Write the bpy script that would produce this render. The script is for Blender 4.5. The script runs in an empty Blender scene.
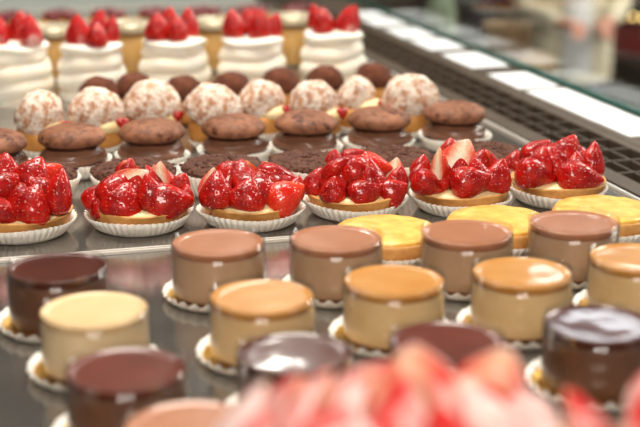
import bpy, bmesh, math, random
from mathutils import Vector, Matrix, noise
PI = math.pi
S = bpy.context.scene
COL = S.collection
R = math.radians
random.seed(7)

# ------------------------------------------------------------------ camera frame
# the counter's own axes are the world axes: x along a row of cakes, y away from the viewer, z up; tray top = 0
FPX, HC, PITCH, YAW = 1380.0, 0.345, math.atan(403.5/1380.0), R(17)

def at(px, py, h=0.0):
    """point on the horizontal plane z = h, measured from the photograph"""
    t = (py-213.5)/FPX; s = (px-320)/FPX
    z = (HC-h)/(math.sin(PITCH)+t*math.cos(PITCH))
    X = s*z; Y = z*(math.cos(PITCH)-t*math.sin(PITCH))
    return Vector((X*math.cos(YAW)+Y*math.sin(YAW), -X*math.sin(YAW)+Y*math.cos(YAW), 0))

def cam_xy(X, Y):
    return Vector((X*math.cos(YAW)+Y*math.sin(YAW), -X*math.sin(YAW)+Y*math.cos(YAW), 0))

# ------------------------------------------------------------------ materials
def srgb(r, g, b):
    f = lambda c: (c/255/12.92) if c/255 <= .04045 else ((c/255+.055)/1.055)**2.4
    return (f(r), f(g), f(b), 1)

class NT:
    def __init__(s, name):
        s.m = bpy.data.materials.new(name); s.m.use_nodes = True
        s.t = s.m.node_tree; s.t.nodes.clear()
        s.out = s.n('ShaderNodeOutputMaterial')
    def n(s, typ, **kw):
        nd = s.t.nodes.new(typ)
        for k, v in kw.items(): setattr(nd, k, v)
        return nd
    def l(s, a, b): s.t.links.new(a, b)
    def coord(s): return s.n('ShaderNodeTexCoord').outputs['Object']
    def noise(s, scale, detail=3, rough=.55):
        nd = s.n('ShaderNodeTexNoise'); nd.inputs['Scale'].default_value = scale
        nd.inputs['Detail'].default_value = detail; nd.inputs['Roughness'].default_value = rough
        s.l(s.coord(), nd.inputs['Vector']); return nd.outputs['Fac']
    def voro(s, scale, feature='F1'):
        nd = s.n('ShaderNodeTexVoronoi'); nd.feature = feature; nd.inputs['Scale'].default_value = scale
        s.l(s.coord(), nd.inputs['Vector']); return nd.outputs['Distance']
    def ramp(s, fac, stops):
        nd = s.n('ShaderNodeValToRGB'); e = nd.color_ramp.elements
        while len(e) < len(stops): e.new(.5)
        for el, (p, c) in zip(e, stops): el.position = p; el.color = c
        s.l(fac, nd.inputs['Fac']); return nd.outputs['Color']
    def mix(s, fac, a, b):
        nd = s.n('ShaderNodeMix', data_type='RGBA')
        if isinstance(fac, float): nd.inputs[0].default_value = fac
        else: s.l(fac, nd.inputs[0])
        for i, v in ((6, a), (7, b)):
            if isinstance(v, tuple): nd.inputs[i].default_value = v
            else: s.l(v, nd.inputs[i])
        return nd.outputs[2]
    def bump(s, h, strength, dist):
        nd = s.n('ShaderNodeBump'); nd.inputs['Strength'].default_value = strength; nd.inputs['Distance'].default_value = dist
        s.l(h, nd.inputs['Height']); return nd.outputs['Normal']
    def pbsdf(s, color, rough=.5, metal=0, spec=.5, coat=0, sss=0, sssr=.004, normal=None, coat_rough=.04, emis=None, es=0):
        p = s.n('ShaderNodeBsdfPrincipled')
        if isinstance(color, tuple): p.inputs['Base Color'].default_value = color
        else: s.l(color, p.inputs['Base Color'])
        if isinstance(rough, (int, float)): p.inputs['Roughness'].default_value = rough
        else: s.l(rough, p.inputs['Roughness'])
        p.inputs['Metallic'].default_value = metal; p.inputs['Specular IOR Level'].default_value = spec
        p.inputs['Coat Weight'].default_value = coat; p.inputs['Coat Roughness'].default_value = coat_rough
        p.inputs['Subsurface Weight'].default_value = sss; p.inputs['Subsurface Scale'].default_value = sssr
        p.inputs['Subsurface Radius'].default_value = (1, .5, .3)
        if emis: p.inputs['Emission Color'].default_value = emis; p.inputs['Emission Strength'].default_value = es
        if normal: s.l(normal, p.inputs['Normal']); s.l(normal, p.inputs['Coat Normal'])
        s.l(p.outputs[0], s.out.inputs[0]); return p

def plain(name, c, rough=.5, c2=None, nscale=60, bscale=0, bstr=.3, bdist=.001, **kw):
    t = NT(name); col = c
    if c2: col = t.ramp(t.noise(nscale), [(.35, c), (.65, c2)])
    nm = t.bump(t.noise(bscale, 4), bstr, bdist) if bscale else None
    t.pbsdf(col, rough, normal=nm, **kw); return t.m

def clear_film(name, tint, ior=1.45, rough=.02, k=1.0):
    t = NT(name)
    fr = t.n('ShaderNodeFresnel'); ge = t.n('ShaderNodeNewGeometry')
    mr = t.n('ShaderNodeMapRange'); t.l(ge.outputs['Backfacing'], mr.inputs['Value'])
    mr.inputs['To Min'].default_value = ior; mr.inputs['To Max'].default_value = 1/ior; t.l(mr.outputs[0], fr.inputs['IOR'])
    mu = t.n('ShaderNodeMath', operation='MULTIPLY'); mu.inputs[1].default_value = k; mu.use_clamp = True
    t.l(fr.outputs[0], mu.inputs[0])
    tr = t.n('ShaderNodeBsdfTransparent'); tr.inputs[0].default_value = tint
    gl = t.n('ShaderNodeBsdfGlossy'); gl.inputs['Roughness'].default_value = rough
    mx = t.n('ShaderNodeMixShader'); t.l(mu.outputs[0], mx.inputs[0]); t.l(tr.outputs[0], mx.inputs[1]); t.l(gl.outputs[0], mx.inputs[2])
    t.l(mx.outputs[0], t.out.inputs[0]); return t.m

M = {}
M['paper'] = plain('white_paper', srgb(238, 232, 222), .7, sss=.15, sssr=.003)
M['crust'] = plain('tart_crust', srgb(222, 168, 98), .6, srgb(205, 143, 74), 90, 400, .25, .0006, sss=.1)
M['cream'] = plain('custard_cream', srgb(246, 226, 176), .4, srgb(238, 208, 150), 70, 130, .3, .001, sss=.3)
M['white_cream'] = plain('whipped_cream', srgb(252, 246, 232), .45, None, sss=.4, bscale=120, bstr=.2)
M['meringue'] = plain('meringue', srgb(252, 246, 234), .6, srgb(248, 236, 214), 40, 160, .15, .001, sss=.3)
M['steel'] = plain('brushed_steel', srgb(122, 118, 114), .26, srgb(92, 89, 86), 9, 0, metal=1.0)
def steel_brushed():
    t = NT('tray_steel')
    mp = t.n('ShaderNodeMapping'); mp.inputs['Scale'].default_value = (6, 400, 6)
    t.l(t.coord(), mp.inputs[0])
    nz = t.n('ShaderNodeTexNoise'); nz.inputs['Scale'].default_value = 1; nz.inputs['Detail'].default_value = 4
    t.l(mp.outputs[0], nz.inputs['Vector'])
    ro = t.n('ShaderNodeMapRange'); ro.inputs['To Min'].default_value = .1; ro.inputs['To Max'].default_value = .19
    t.l(nz.outputs['Fac'], ro.inputs['Value'])
    col = t.ramp(t.noise(14, 5), [(.3, srgb(146, 141, 135)), (.7, srgb(170, 164, 156))])
    t.pbsdf(col, ro.outputs[0], metal=.8, normal=t.bump(nz.outputs['Fac'], .05, .0005)); return t.m
M['tray'] = steel_brushed()
M['bright_steel'] = plain('bright_steel', srgb(200, 194, 184), .28, None, metal=1.0)
M['rail'] = plain('grey_rail', srgb(176, 184, 180), .35, None, metal=.2)
M['rim_steel'] = plain('polished_rim', srgb(232, 228, 220), .3, None, metal=.4)
M['warm_steel'] = plain('warm_steel', srgb(112, 97, 82), .42, srgb(97, 84, 70), 12, metal=.55)
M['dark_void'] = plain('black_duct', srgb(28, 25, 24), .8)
M['card'] = plain('white_card', srgb(244, 247, 250), .55)
M['gold'] = plain('gold_card', srgb(214, 168, 74), .33, srgb(190, 140, 50), 120, metal=.85)
M['glass'] = clear_film('pane_glass', (.93, .96, .95, 1), 1.5, .015, 1.5)
M['glass_edge'] = plain('glass_edge', srgb(46, 92, 84), .15, spec=.6)
M['acetate'] = clear_film('acetate_film', (.97, .97, .97, 1), 1.4, .05, .55)
M['jar_glass'] = clear_film('jar_glass', (.95, .95, .93, 1), 1.45, .03, 1.2)

def glaze(name, a, b, rough=.06, mott=25):
    t = NT(name)
    c = t.ramp(t.noise(mott, 4), [(.35, a), (.68, b)])
    nm = t.bump(t.noise(26, 1), .28, .0025)
    t.pbsdf(c, .3, spec=.2, coat=.45, coat_rough=rough, sss=.1, normal=nm); return t.m
M['glaze_milk'] = glaze('milk_chocolate_glaze', srgb(166, 110, 80), srgb(178, 122, 90))
M['glaze_caramel'] = glaze('caramel_glaze', srgb(190, 130, 62), srgb(206, 150, 84))
M['glaze_vanilla'] = glaze('vanilla_glaze', srgb(222, 188, 138), srgb(232, 202, 156), .2)
M['glaze_dark'] = glaze('dark_chocolate_glaze', srgb(70, 30, 22), srgb(88, 42, 30))
M['glaze_cocoa'] = glaze('cocoa_glaze', srgb(92, 42, 30), srgb(112, 54, 40), .12)
def mousse(name, a, b):
    return plain(name, a, .5, b, 45, 300, .12, .0004, sss=.2)
M['mousse_milk'] = mousse('milk_chocolate_mousse', srgb(178, 142, 108), srgb(190, 154, 122))
M['mousse_caramel'] = mousse('caramel_mousse', srgb(222, 184, 130), srgb(230, 196, 144))
M['mousse_vanilla'] = mousse('vanilla_mousse', srgb(222, 194, 150), srgb(232, 206, 164))
M['mousse_dark'] = mousse('dark_chocolate_mousse', srgb(96, 58, 36), srgb(112, 70, 44))
M['biscuit'] = plain('biscuit', srgb(128, 78, 40), .8, srgb(96, 54, 28), 160, 300, .5, .001)

def strawberry_mat(name, dark, light, sugar=0.0):
    t = NT(name)
    base = t.ramp(t.noise(2.2, 3), [(.3, dark), (.7, light)])
    d = t.voro(11)
    seedmask = t.ramp(d, [(.09, (.75, .75, .75, 1)), (.16, (0, 0, 0, 1))])
    col = t.mix(seedmask, base, srgb(242, 160, 84))
    if sugar:
        lo = .62-.35*sugar
        oi = t.n('ShaderNodeObjectInfo')
        ma = t.n('ShaderNodeMath', operation='MULTIPLY_ADD'); t.l(oi.outputs['Random'], ma.inputs[0]); ma.inputs[1].default_value = .62*sugar
        m3 = t.n('ShaderNodeMath', operation='SUBTRACT'); t.l(t.noise(1.5, 5, .6), m3.inputs[0]); m3.inputs[1].default_value = .16*sugar; t.l(m3.outputs[0], ma.inputs[2])
        col = t.mix(t.ramp(ma.outputs[0], [(lo, (0, 0, 0, 1)), (lo+.22, (.92, .92, .92, 1))]), col, srgb(250, 222, 216))
    pit = t.ramp(d, [(.0, (.55, .55, .55, 1)), (.12, (.3, .3, .3, 1)), (.4, (1, 1, 1, 1))])
    nm = t.bump(pit, .3, .05)
    nb = t.n('ShaderNodeBump'); nb.inputs['Strength'].default_value = .07; nb.inputs['Distance'].default_value = .12; t.l(t.noise(3.0, 1), nb.inputs['Height']); t.l(nm, nb.inputs['Normal']); nm = nb.outputs['Normal']
    p = t.pbsdf(col, .35 if not sugar else .55, spec=.2, coat=(0.5 if not sugar else .1), coat_rough=.06, sss=.12, sssr=.06, normal=nm)
    return t.m
M['berry'] = strawberry_mat('strawberry_skin', srgb(128, 4, 6), srgb(202, 24, 14))
M['berry_orange'] = strawberry_mat('strawberry_skin_light', srgb(206, 26, 18), srgb(234, 64, 34))
M['berry_sugar'] = strawberry_mat('sugared_strawberry_skin', srgb(140, 8, 18), srgb(206, 26, 26), .2)
M['berry_iced'] = strawberry_mat('iced_strawberry_skin', srgb(186, 12, 16), srgb(222, 34, 30), .55)
def cut_mat(name, heart, mid, rim, sugar=0):
    t = NT(name)
    sx = t.n('ShaderNodeSeparateXYZ'); t.l(t.coord(), sx.inputs[0])
    ab = t.n('ShaderNodeMath', operation='ABSOLUTE'); t.l(sx.outputs[0], ab.inputs[0])
    zz = t.n('ShaderNodeMath', operation='MULTIPLY_ADD'); t.l(sx.outputs[2], zz.inputs[0]); zz.inputs[1].default_value = .22; t.l(ab.outputs[0], zz.inputs[2])
    ad = t.n('ShaderNodeMath', operation='MULTIPLY_ADD'); t.l(t.noise(7, 3), ad.inputs[0]); ad.inputs[1].default_value = .14; t.l(zz.outputs[0], ad.inputs[2])
    col = t.ramp(ad.outputs[0], [(.10, heart), (.22, heart), (.34, mid), (.5, rim)])
    t.pbsdf(col, .35, coat=.6, coat_rough=.1, sss=.25, sssr=.05, normal=t.bump(t.noise(14, 3), .25, .03)); return t.m
M['cut'] = cut_mat('strawberry_flesh', srgb(250, 206, 176), srgb(240, 104, 74), srgb(206, 24, 20))
M['cut_pale'] = cut_mat('pale_strawberry_flesh', srgb(252, 236, 212), srgb(248, 190, 160), srgb(222, 60, 44))

def shell_mat():
    t = NT('cocoa_macaron_shell')
    base = t.ramp(t.noise(30, 3), [(.3, srgb(134, 86, 60)), (.7, srgb(168, 114, 84))])
    dust = t.ramp(t.noise(120, 3, .6), [(.43, (0, 0, 0, 1)), (.60, (1, 1, 1, 1))])
    big = t.ramp(t.noise(38, 2), [(.36, (0, 0, 0, 1)), (.6, (1, 1, 1, 1))])
    mm = t.n('ShaderNodeMath', operation='MULTIPLY'); t.l(dust, mm.inputs[0]); t.l(big, mm.inputs[1])
    mx = t.n('ShaderNodeMath', operation='MAXIMUM'); t.l(mm.outputs[0], mx.inputs[0])
    m2 = t.n('ShaderNodeMath', operation='MULTIPLY'); t.l(dust, m2.inputs[0]); m2.inputs[1].default_value = .5; t.l(m2.outputs[0], mx.inputs[1])
    t.pbsdf(t.mix(mx.outputs[0], base, srgb(66, 26, 14)), .6, spec=.3, normal=t.bump(t.noise(260, 3), .15, .0005)); return t.m
M['shell'] = shell_mat()
M['shell_dark'] = plain('macaron_foot', srgb(104, 62, 44), .8, srgb(76, 42, 30), 200, 500, .6, .001)
M['ganache'] = plain('chocolate_ganache', srgb(112, 72, 52), .45, srgb(130, 86, 64), 50, 90, .4, .002, coat=.3)
M['crumb'] = plain('chocolate_crumb', srgb(74, 40, 26), .85, srgb(98, 57, 38), 180, 500, .6, .001)
M['cocoa'] = plain('cocoa_powder', srgb(78, 36, 18), .9, srgb(108, 56, 30), 90, 500, .5, .0008)
def puff_mat(name, a, b, sugar):
    t = NT(name)
    base = t.ramp(t.noise(60, 4), [(.3, a), (.7, b)])
    if sugar:
        vd = t.voro(240, 'DISTANCE_TO_EDGE')
        crk = t.ramp(vd, [(.0, (.25, .25, .25, 1)), (.1, (1, 1, 1, 1))])
        nz = t.ramp(t.noise(130, 5, .68), [(.40, (.1, .1, .1, 1)), (.54, (.95, .95, .95, 1))])
        mm = t.n('ShaderNodeMath', operation='MULTIPLY'); t.l(crk, mm.inputs[0]); t.l(nz, mm.inputs[1])
        col = t.mix(mm.outputs[0], base, srgb(246, 238, 226))
        t.pbsdf(col, .8, spec=.2, normal=t.bump(t.noise(170, 5, .7), .7, .003))
    else:
        t.pbsdf(base, .6, normal=t.bump(t.noise(120, 4), .4, .002))
    return t.m
M['puff'] = puff_mat('choux_pastry', srgb(190, 122, 52), srgb(222, 160, 84), False)
M['sugar_puff'] = puff_mat('sugared_choux_cap', srgb(160, 92, 52), srgb(204, 142, 88), True)
M['lemon'] = plain('lemon_curd', srgb(248, 202, 98), .4, srgb(232, 166, 62), 70, 160, .6, .0015, coat=.35, coat_rough=.12, sss=.2)
M['lid'] = plain('jar_lid', srgb(226, 214, 184), .35, None, metal=.5)
M['custard'] = plain('jar_custard', srgb(226, 178, 104), .5, srgb(206, 156, 82), 40)
M['raspberry'] = plain('dark_red_berry', srgb(132, 14, 26), .3, srgb(92, 10, 20), 90, 300, .4, .002, coat=.5)
M['floor'] = plain('floor_tile', srgb(84, 76, 68), .6, srgb(66, 60, 54), 3)
M['wall'] = plain('shop_wall', srgb(150, 140, 126), .8, srgb(138, 128, 116), 2)
M['added_ceiling'] = plain('dark_paint', srgb(58, 51, 45), .8)
M['body'] = plain('counter_body', srgb(70, 66, 62), .4)
M['skin'] = plain('skin', srgb(222, 160, 138), .5, sss=.2, sssr=.01)
M['hair'] = plain('hair', srgb(74, 50, 36), .6, srgb(50, 34, 26), 60)
M['ivory_cloth'] = plain('ivory_cloth', srgb(226, 216, 192), .9, srgb(206, 192, 164), 9)
M['white_cloth'] = plain('white_cloth', srgb(238, 238, 240), .9, None)
M['brown_cloth'] = plain('brown_cloth', srgb(140, 116, 94), .9, srgb(112, 92, 76), 6)
M['dark_cloth'] = plain('dark_cloth', srgb(48, 46, 58), .9)
M['blue_cloth'] = plain('blue_cloth', srgb(128, 140, 176), .9)
M['black'] = plain('black_gloss', srgb(20, 18, 18), .3)
M['red_box'] = plain('red_card', srgb(190, 28, 36), .5)
M['pink_box'] = plain('pink_card', srgb(226, 140, 124), .5)
M['green_glass'] = plain('green_bottle', srgb(150, 168, 140), .15, coat=.5)
M['wicker'] = plain('wicker', srgb(176, 150, 120), .7, srgb(136, 110, 82), 60, 80, .6, .004)
t_ = NT('warm_bulb'); e_ = t_.n('ShaderNodeEmission'); e_.inputs[0].default_value = (1, .62, .2, 1); e_.inputs[1].default_value = 6; t_.l(e_.outputs[0], t_.out.inputs[0]); M['bulb'] = t_.m

# ------------------------------------------------------------------ geometry helpers
def link(name, me, mats, parent=None, smooth=True, loc=None, mat=None):
    if isinstance(me, bmesh.types.BMesh):
        d = bpy.data.meshes.new(name); me.to_mesh(d); me.free(); me = d
    if smooth and not me.get('sm'):
        for p in me.polygons: p.use_smooth = True
    if not me.materials:
        for m in (mats if isinstance(mats, (list, tuple)) else [mats]): me.materials.append(m)
    o = bpy.data.objects.new(name, me); COL.objects.link(o)
    if parent: o.parent = parent
    if loc is not None: o.location = loc
    if mat is not None: o.matrix_basis = mat
    return o

def mesh_of(bm, name, mats, smooth=True):
    d = bpy.data.meshes.new(name); bm.to_mesh(d); bm.free()
    for p in d.polygons: p.use_smooth = smooth
    for m in (mats if isinstance(mats, (list, tuple)) else [mats]): d.materials.append(m)
    return d

def thing(name, loc, label, cat, group=None, rz=0):
    o = bpy.data.objects.new(name, None); o.empty_display_size = .02; COL.objects.link(o)
    o.location = loc; o.rotation_euler = (0, 0, rz)
    o['label'] = label; o['category'] = cat
    if group: o['group'] = group
    return o

def tag(o, label, cat, group=None):
    o['label'] = label; o['category'] = cat
    if group: o['group'] = group
    return o

def structure(o):
    o['kind'] = 'structure'; return o

def lathe(prof, n=64, fr=None, fz=None, bm=None):
    """prof: (r, z) pairs; fr(theta, i, r) and fz(theta, i, z) vary them"""
    bm = bm or bmesh.new(); rings = []
    for i, (r, z) in enumerate(prof):
        if r <= 1e-6: rings.append([bm.verts.new((0, 0, fz(0, i, z) if fz else z))]); continue
        ring = []
        for k in range(n):
            th = 2*PI*k/n
            rr = fr(th, i, r) if fr else r; zz = fz(th, i, z) if fz else z
            ring.append(bm.verts.new((rr*math.cos(th), rr*math.sin(th), zz)))
        rings.append(ring)
    for a, b in zip(rings, rings[1:]):
        for k in range(n):
            k2 = (k+1) % n
            if len(a) == 1 and len(b) == 1: continue
            if len(a) == 1: f = (a[0], b[k2], b[k])
            elif len(b) == 1: f = (a[k], a[k2], b[0])
            else: f = (a[k], a[k2], b[k2], b[k])
            bm.faces.new(f)
    bmesh.ops.recalc_face_normals(bm, faces=bm.faces)
    return bm

def roughen(bm, amp, scale, seed=0, zmin=-9):
    off = Vector((seed*7.3, seed*3.1, seed*5.7))
    bm.normal_update()
    mv = [(v, v.normal*(amp*noise.noise(v.co*scale+off))) for v in bm.verts if v.co.z > zmin]
    for v, d in mv: v.co += d

def box(bm, x0, x1, y0, y1, z0, z1, bevel=0):
    r = bmesh.ops.create_cube(bm, size=1)
    for v in r['verts']:
        v.co = Vector(((x0+x1)/2+v.co.x*(x1-x0), (y0+y1)/2+v.co.y*(y1-y0), (z0+z1)/2+v.co.z*(z1-z0)))
    if bevel:
        es = list({e for v in r['verts'] for e in v.link_edges})
        bmesh.ops.bevel(bm, geom=es, offset=bevel, segments=2, profile=.5, affect='EDGES')
    return bm

def flutes(nf, amp):
    return lambda th, k: amp*k*(2*abs(((th*nf/(2*PI)) % 1)-.5)-.5)*2

def paper_case_mesh(rb, rt, h, nf=46, amp=.0013, seed=0, n=None):
    n = n or nf*6
    rnd = random.Random(seed)
    ph = [rnd.uniform(0, 6.28) for _ in range(3)]
    prof = [(.0001, .0006), (rb*.6, .0006), (rb*.98, .0008), (rb+(rt-rb)*.3, h*.25), (rb+(rt-rb)*.62, h*.6), (rt, h),
            (rt-.0004, h+.0002), (rb+(rt-rb)*.62-.0006, h*.6), (rb+(rt-rb)*.3-.0006, h*.25+.0003), (rb*.97, .0014), (rb*.6, .0012), (0, .0012)]
    K = [0, 0, .25, .6, .85, 1, 1, .85, .6, .25, 0, 0]
    fl = flutes(nf, amp)
    def fr(th, i, r):
        w = 1+.018*K[i]*math.sin(2*th+ph[0])+.012*K[i]*math.sin(3*th+ph[1])
        return r*w+fl(th, K[i])
    def fz(th, i, z):
        return z*(1+.06*K[i]*math.sin(3*th+ph[2]))
    prof[0] = (0, .0006)
    return mesh_of(lathe(prof, n, fr, fz), 'paper_case', M['paper'], smooth=False)

# ------------------------------------------------------------------ strawberries (unit length 1, tip at +z)
SP = [(0, .13), (.03, .27), (.10, .375), (.2, .43), (.32, .44), (.45, .415), (.58, .36), (.7, .285), (.81, .205), (.9, .13), (.96, .07), (1, 0)]
def berry_mesh(half, seed, mats, slim=1.0, nth=22):
    rnd = random.Random(seed); bm = bmesh.new()
    e1, p1, e2, p2 = rnd.uniform(.02, .08), rnd.uniform(0, 6), rnd.uniform(.01, .05), rnd.uniform(0, 6)
    bend = rnd.uniform(-.08, .08)
    def pt(th, t, r):
        r *= slim*(1+e1*math.cos(2*th+p1)+e2*math.cos(3*th+p2+3*t))
        return Vector((r*math.cos(th)+bend*t*t, r*math.sin(th), t))
    rings = []
    prof = [(-.02, 0)]+SP
    for (t, r) in prof:
        if half:
            ring = [bm.verts.new(pt(PI+PI*k/nth, t, r)) for k in range(nth+1)] if r > 0 else [bm.verts.new(pt(0, t, 0))]
            if r > 0:
                ring[0].co.y = 0; ring[-1].co.y = 0
        else:
            ring = [bm.verts.new(pt(2*PI*k/nth, t, r)) for k in range(nth)] if r > 0 else [bm.verts.new(pt(0, t, 0))]
        rings.append(ring)
    for a, b in zip(rings, rings[1:]):
        m = nth
        for k in range(m):
            k2 = k+1 if half else (k+1) % nth
            if len(a) == 1: fv = (a[0], b[k2], b[k])
            elif len(b) == 1: fv = (a[k], a[k2], b[0])
            else: fv = (a[k], a[k2], b[k2], b[k])
            bm.faces.new(fv)
    if half:
        # slightly domed cut face built as rows across
        rows = []
        for ring, (t, r) in zip(rings, prof):
            if len(ring) == 1: rows.append([ring[0]]); continue
            L, Rr = ring[0], ring[-1]
            mids = []
            for q in (.2, .4, .6, .8):
                c = L.co.lerp(Rr.co, q); c.y += .02*(1-(2*q-1)**2)
                mids.append(bm.verts.new(c))
            rows.append([L]+mids+[Rr])
        for a, b in zip(rows, rows[1:]):
            n = max(len(a), len(b))-1
            for k in range(n):
                if len(a) == 1: fv = (a[0], b[k], b[k+1])
                elif len(b) == 1: fv = (a[k+1], a[k], b[0])
                else: fv = (a[k+1], a[k], b[k], b[k+1])
                try: f = bm.faces.new(fv); f.material_index = 1
                except ValueError: pass
    bmesh.ops.recalc_face_normals(bm, faces=bm.faces)
    for f in bm.faces: f.smooth = f.material_index == 0
    d = bpy.data.meshes.new('half_berry' if half else 'berry'); bm.to_mesh(d); bm.free()
    for m in mats: d.materials.append(m)
    d['sm'] = 1
    return d
HALF = [berry_mesh(True, s, (M['berry'], M['cut'])) for s in range(4)]
HALF_PALE = [berry_mesh(True, 20+s, (M['berry_orange'], M['cut_pale'])) for s in range(3)]
WHOLE = [berry_mesh(False, 40+s, (M['berry'],)) for s in range(4)]
WHOLE_SUGAR = [berry_mesh(False, 50+s, (M['berry_sugar'],), .92) for s in range(4)]
HALF_ICED = [berry_mesh(True, 60+s, (M['berry_iced'], M['cut_pale'])) for s in range(4)]

def put_berry(parent, me, pos, size, az, lean, roll=0, wide=1.0, name='strawberry'):
    """az: direction its rounded side faces; lean: tilt of the tip inwards (degrees)"""
    m = (Matrix.Translation(pos) @ Matrix.Rotation(R(az+90), 4, 'Z') @ Matrix.Rotation(R(-lean), 4, 'X')
         @ Matrix.Rotation(R(roll), 4, 'Y') @ Matrix.Diagonal((size*wide, size*wide, size, 1)))
    return link(name, me, None, parent, mat=m)

# ------------------------------------------------------------------ setting
def slab(name, x0, x1, y0, y1, z0, z1, m, bev=0):
    return link(name, box(bmesh.new(), x0, x1, y0, y1, z0, z1, bev), m, smooth=False)
structure(slab('floor', -4, 7, -1.5, 9, -.95, -.9, M['floor']))
structure(slab('wall_back', -4, 7, 9, 9.1, -.9, 2.4, M['wall']))
structure(slab('added_ceiling', -2.2, 7, -1.5, 9.1, 2.4, 2.5, M['added_ceiling']))  # unseen dark slab, added to keep ambient light out of the glaze reflections
structure(slab('added_wall_left', -2.3, -2.2, -1.5, 9.1, -.9, 2.4, M['added_ceiling']))  # unseen dark slab, added to dim what the glass pane reflects
XG0, XG1, XP = .648, .745, .823
YS, YE = .25, 2.5
structure(slab('trim_1', -.75, .64, YS, YE, -.06, -.0105, M['body']))
# counter carcass under the trays
bm = bmesh.new(); box(bm, -.75, .85, YS, YE+.1, -.9, -.0605)
structure(link('counter', bm, M['body'], smooth=False))
# ledge behind the grille, carrying the price cards
structure(slab('trim_2', XG1+.001, XP+.02, YS, YE, -.06, 0, M['warm_steel'], .0015))
# glass front: pane and its green lower edge
bm = box(bmesh.new(), XP, XP+.008, YS, YE, .0004, .32)
structure(link('window_1', bm, M['glass'], smooth=False))
bm = box(bmesh.new(), XP-.003, XP+.0115, YS, YE, .0002, .005, .001)
structure(link('trim_3', bm, M['glass_edge'], smooth=False))

# two steel display trays that meet in a bright seam, a few degrees off the counter's axis
sa, sb = at(107, 254, 0), at(291, 240, 0)
def seam(x): return sa.y+(x-sa.x)*(sb.y-sa.y)/(sb.x-sa.x)
def prism(bm, pts, z0, z1):
    a = [bm.verts.new((x, y, z0)) for x, y in pts]; b = [bm.verts.new((x, y, z1)) for x, y in pts]
    n = len(pts); bm.faces.new(a[::-1]); bm.faces.new(b)
    for k in range(n): bm.faces.new((a[k], a[(k+1) % n], b[(k+1) % n], b[k]))
    return bm
def tray(name, pts, label):
    o = thing(name, (pts[0][0], pts[0][1], -.01), label, 'tray')
    loc = [(x-pts[0][0], y-pts[0][1]) for x, y in pts]
    link('tray_sheet', prism(bmesh.new(), loc, 0, .01), M['tray'], o, smooth=False)
    bm = bmesh.new(); n = len(loc)
    cx, cy = sum(p[0] for p in loc)/n, sum(p[1] for p in loc)/n
    ins = [(x+(.0028 if x < cx else -.0028), y+(.0028 if y < cy else -.0028)) for x, y in loc]
    for k in range(n): prism(bm, [loc[k], loc[(k+1) % n], ins[(k+1) % n], ins[k]], .0102, .0126)
    link('rolled_rim', bm, M['rim_steel'], o, smooth=False)
    return o
X0, X1 = -.7, .638
tray('display_tray', [(X0, YS+.01), (X1, YS+.01), (X1, seam(X1)-.0012), (X0, seam(X0)-.0012)], 'dark steel display tray under the rows of glazed mousse cakes')
tray('display_tray', [(X0, seam(X0)+.0012), (X1, seam(X1)+.0012), (X1, YE), (X0, YE)], 'dark steel display tray under the fruit tarts, macarons and meringues')

# ventilation grille
gr = thing('ventilation_grille', (XG0, YS, -.05), 'long dark slotted steel air grille along the right side of the trays', 'grille')
W, L = XG1-XG0, YE-YS
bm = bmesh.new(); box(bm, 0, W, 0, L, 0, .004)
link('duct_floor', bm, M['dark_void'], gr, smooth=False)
bm = bmesh.new(); box(bm, 0, .022, 0, L, .040, .05, .001); box(bm, W-.012, W, 0, L, .040, .05, .001)
box(bm, 0, .002, 0, L, .004, .04); box(bm, W-.002, W, 0, L, .004, .04)
link('grille_frame', bm, M['warm_steel'], gr, smooth=False)
for xx in (.0405, .0625):
    bm = bmesh.new(); box(bm, xx-.0013, xx+.0013, 0, L, .041, .0488)
    link('long_bar', bm, M['warm_steel'], gr, smooth=False)
k = 0; cb = None
yy = .01
while yy < L-.01:
    if cb is None:
        bm = bmesh.new(); box(bm, .022, W-.012, -.0018, .0018, .0405, .0495)
        cb = link('cross_bar', bm, M['warm_steel'], gr, smooth=False, loc=(0, yy, 0))
    else:
        c = cb.copy(); COL.objects.link(c); c.parent = gr; c.location = (0, yy, 0)
    yy += .046

# white price cards lying on the ledge
cards = [((640, 137), (606, 122), 'white price card lying nearest on the ledge, at the right edge of the photo'),
         ((605, 122), (568, 108), 'white price card on the ledge, second from the near end'),
         ((565, 107.6), (529, 92), 'third white price card from the near end of the ledge'),
         ((518, 90), (494, 75), 'white price card on the ledge, fourth from the near end'),
         ((467, 69), (445, 55), 'white price card on the ledge right of the last macaron, fifth from the near end'),
         ((430, 51), (410, 41), 'white price card on the ledge, sixth from the near end'),
         ((397, 39), (382, 30), 'white price card on the ledge just right of the rightmost meringue'),
         ((372, 27), (362, 20), 'small far white price card behind the rightmost meringue'),
         ((360, 18), (354, 13), 'farthest white price card at the top end of the ledge')]
for (p1, p2, lab) in cards:
    y0, y1 = at(*p1).y, at(*p2).y
    xc = at(*p1).x
    bm = box(bmesh.new(), -.028, .028, -(y1-y0)/2, (y1-y0)/2, 0, .0015)
    o = link('price_card', bm, M['card'], smooth=False, loc=(.7845, (y0+y1)/2, .0003))
    o.rotation_euler.z = R(random.uniform(-1, 1))
    tag(o, lab, 'price card', 'white price cards on the ledge')

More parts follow.
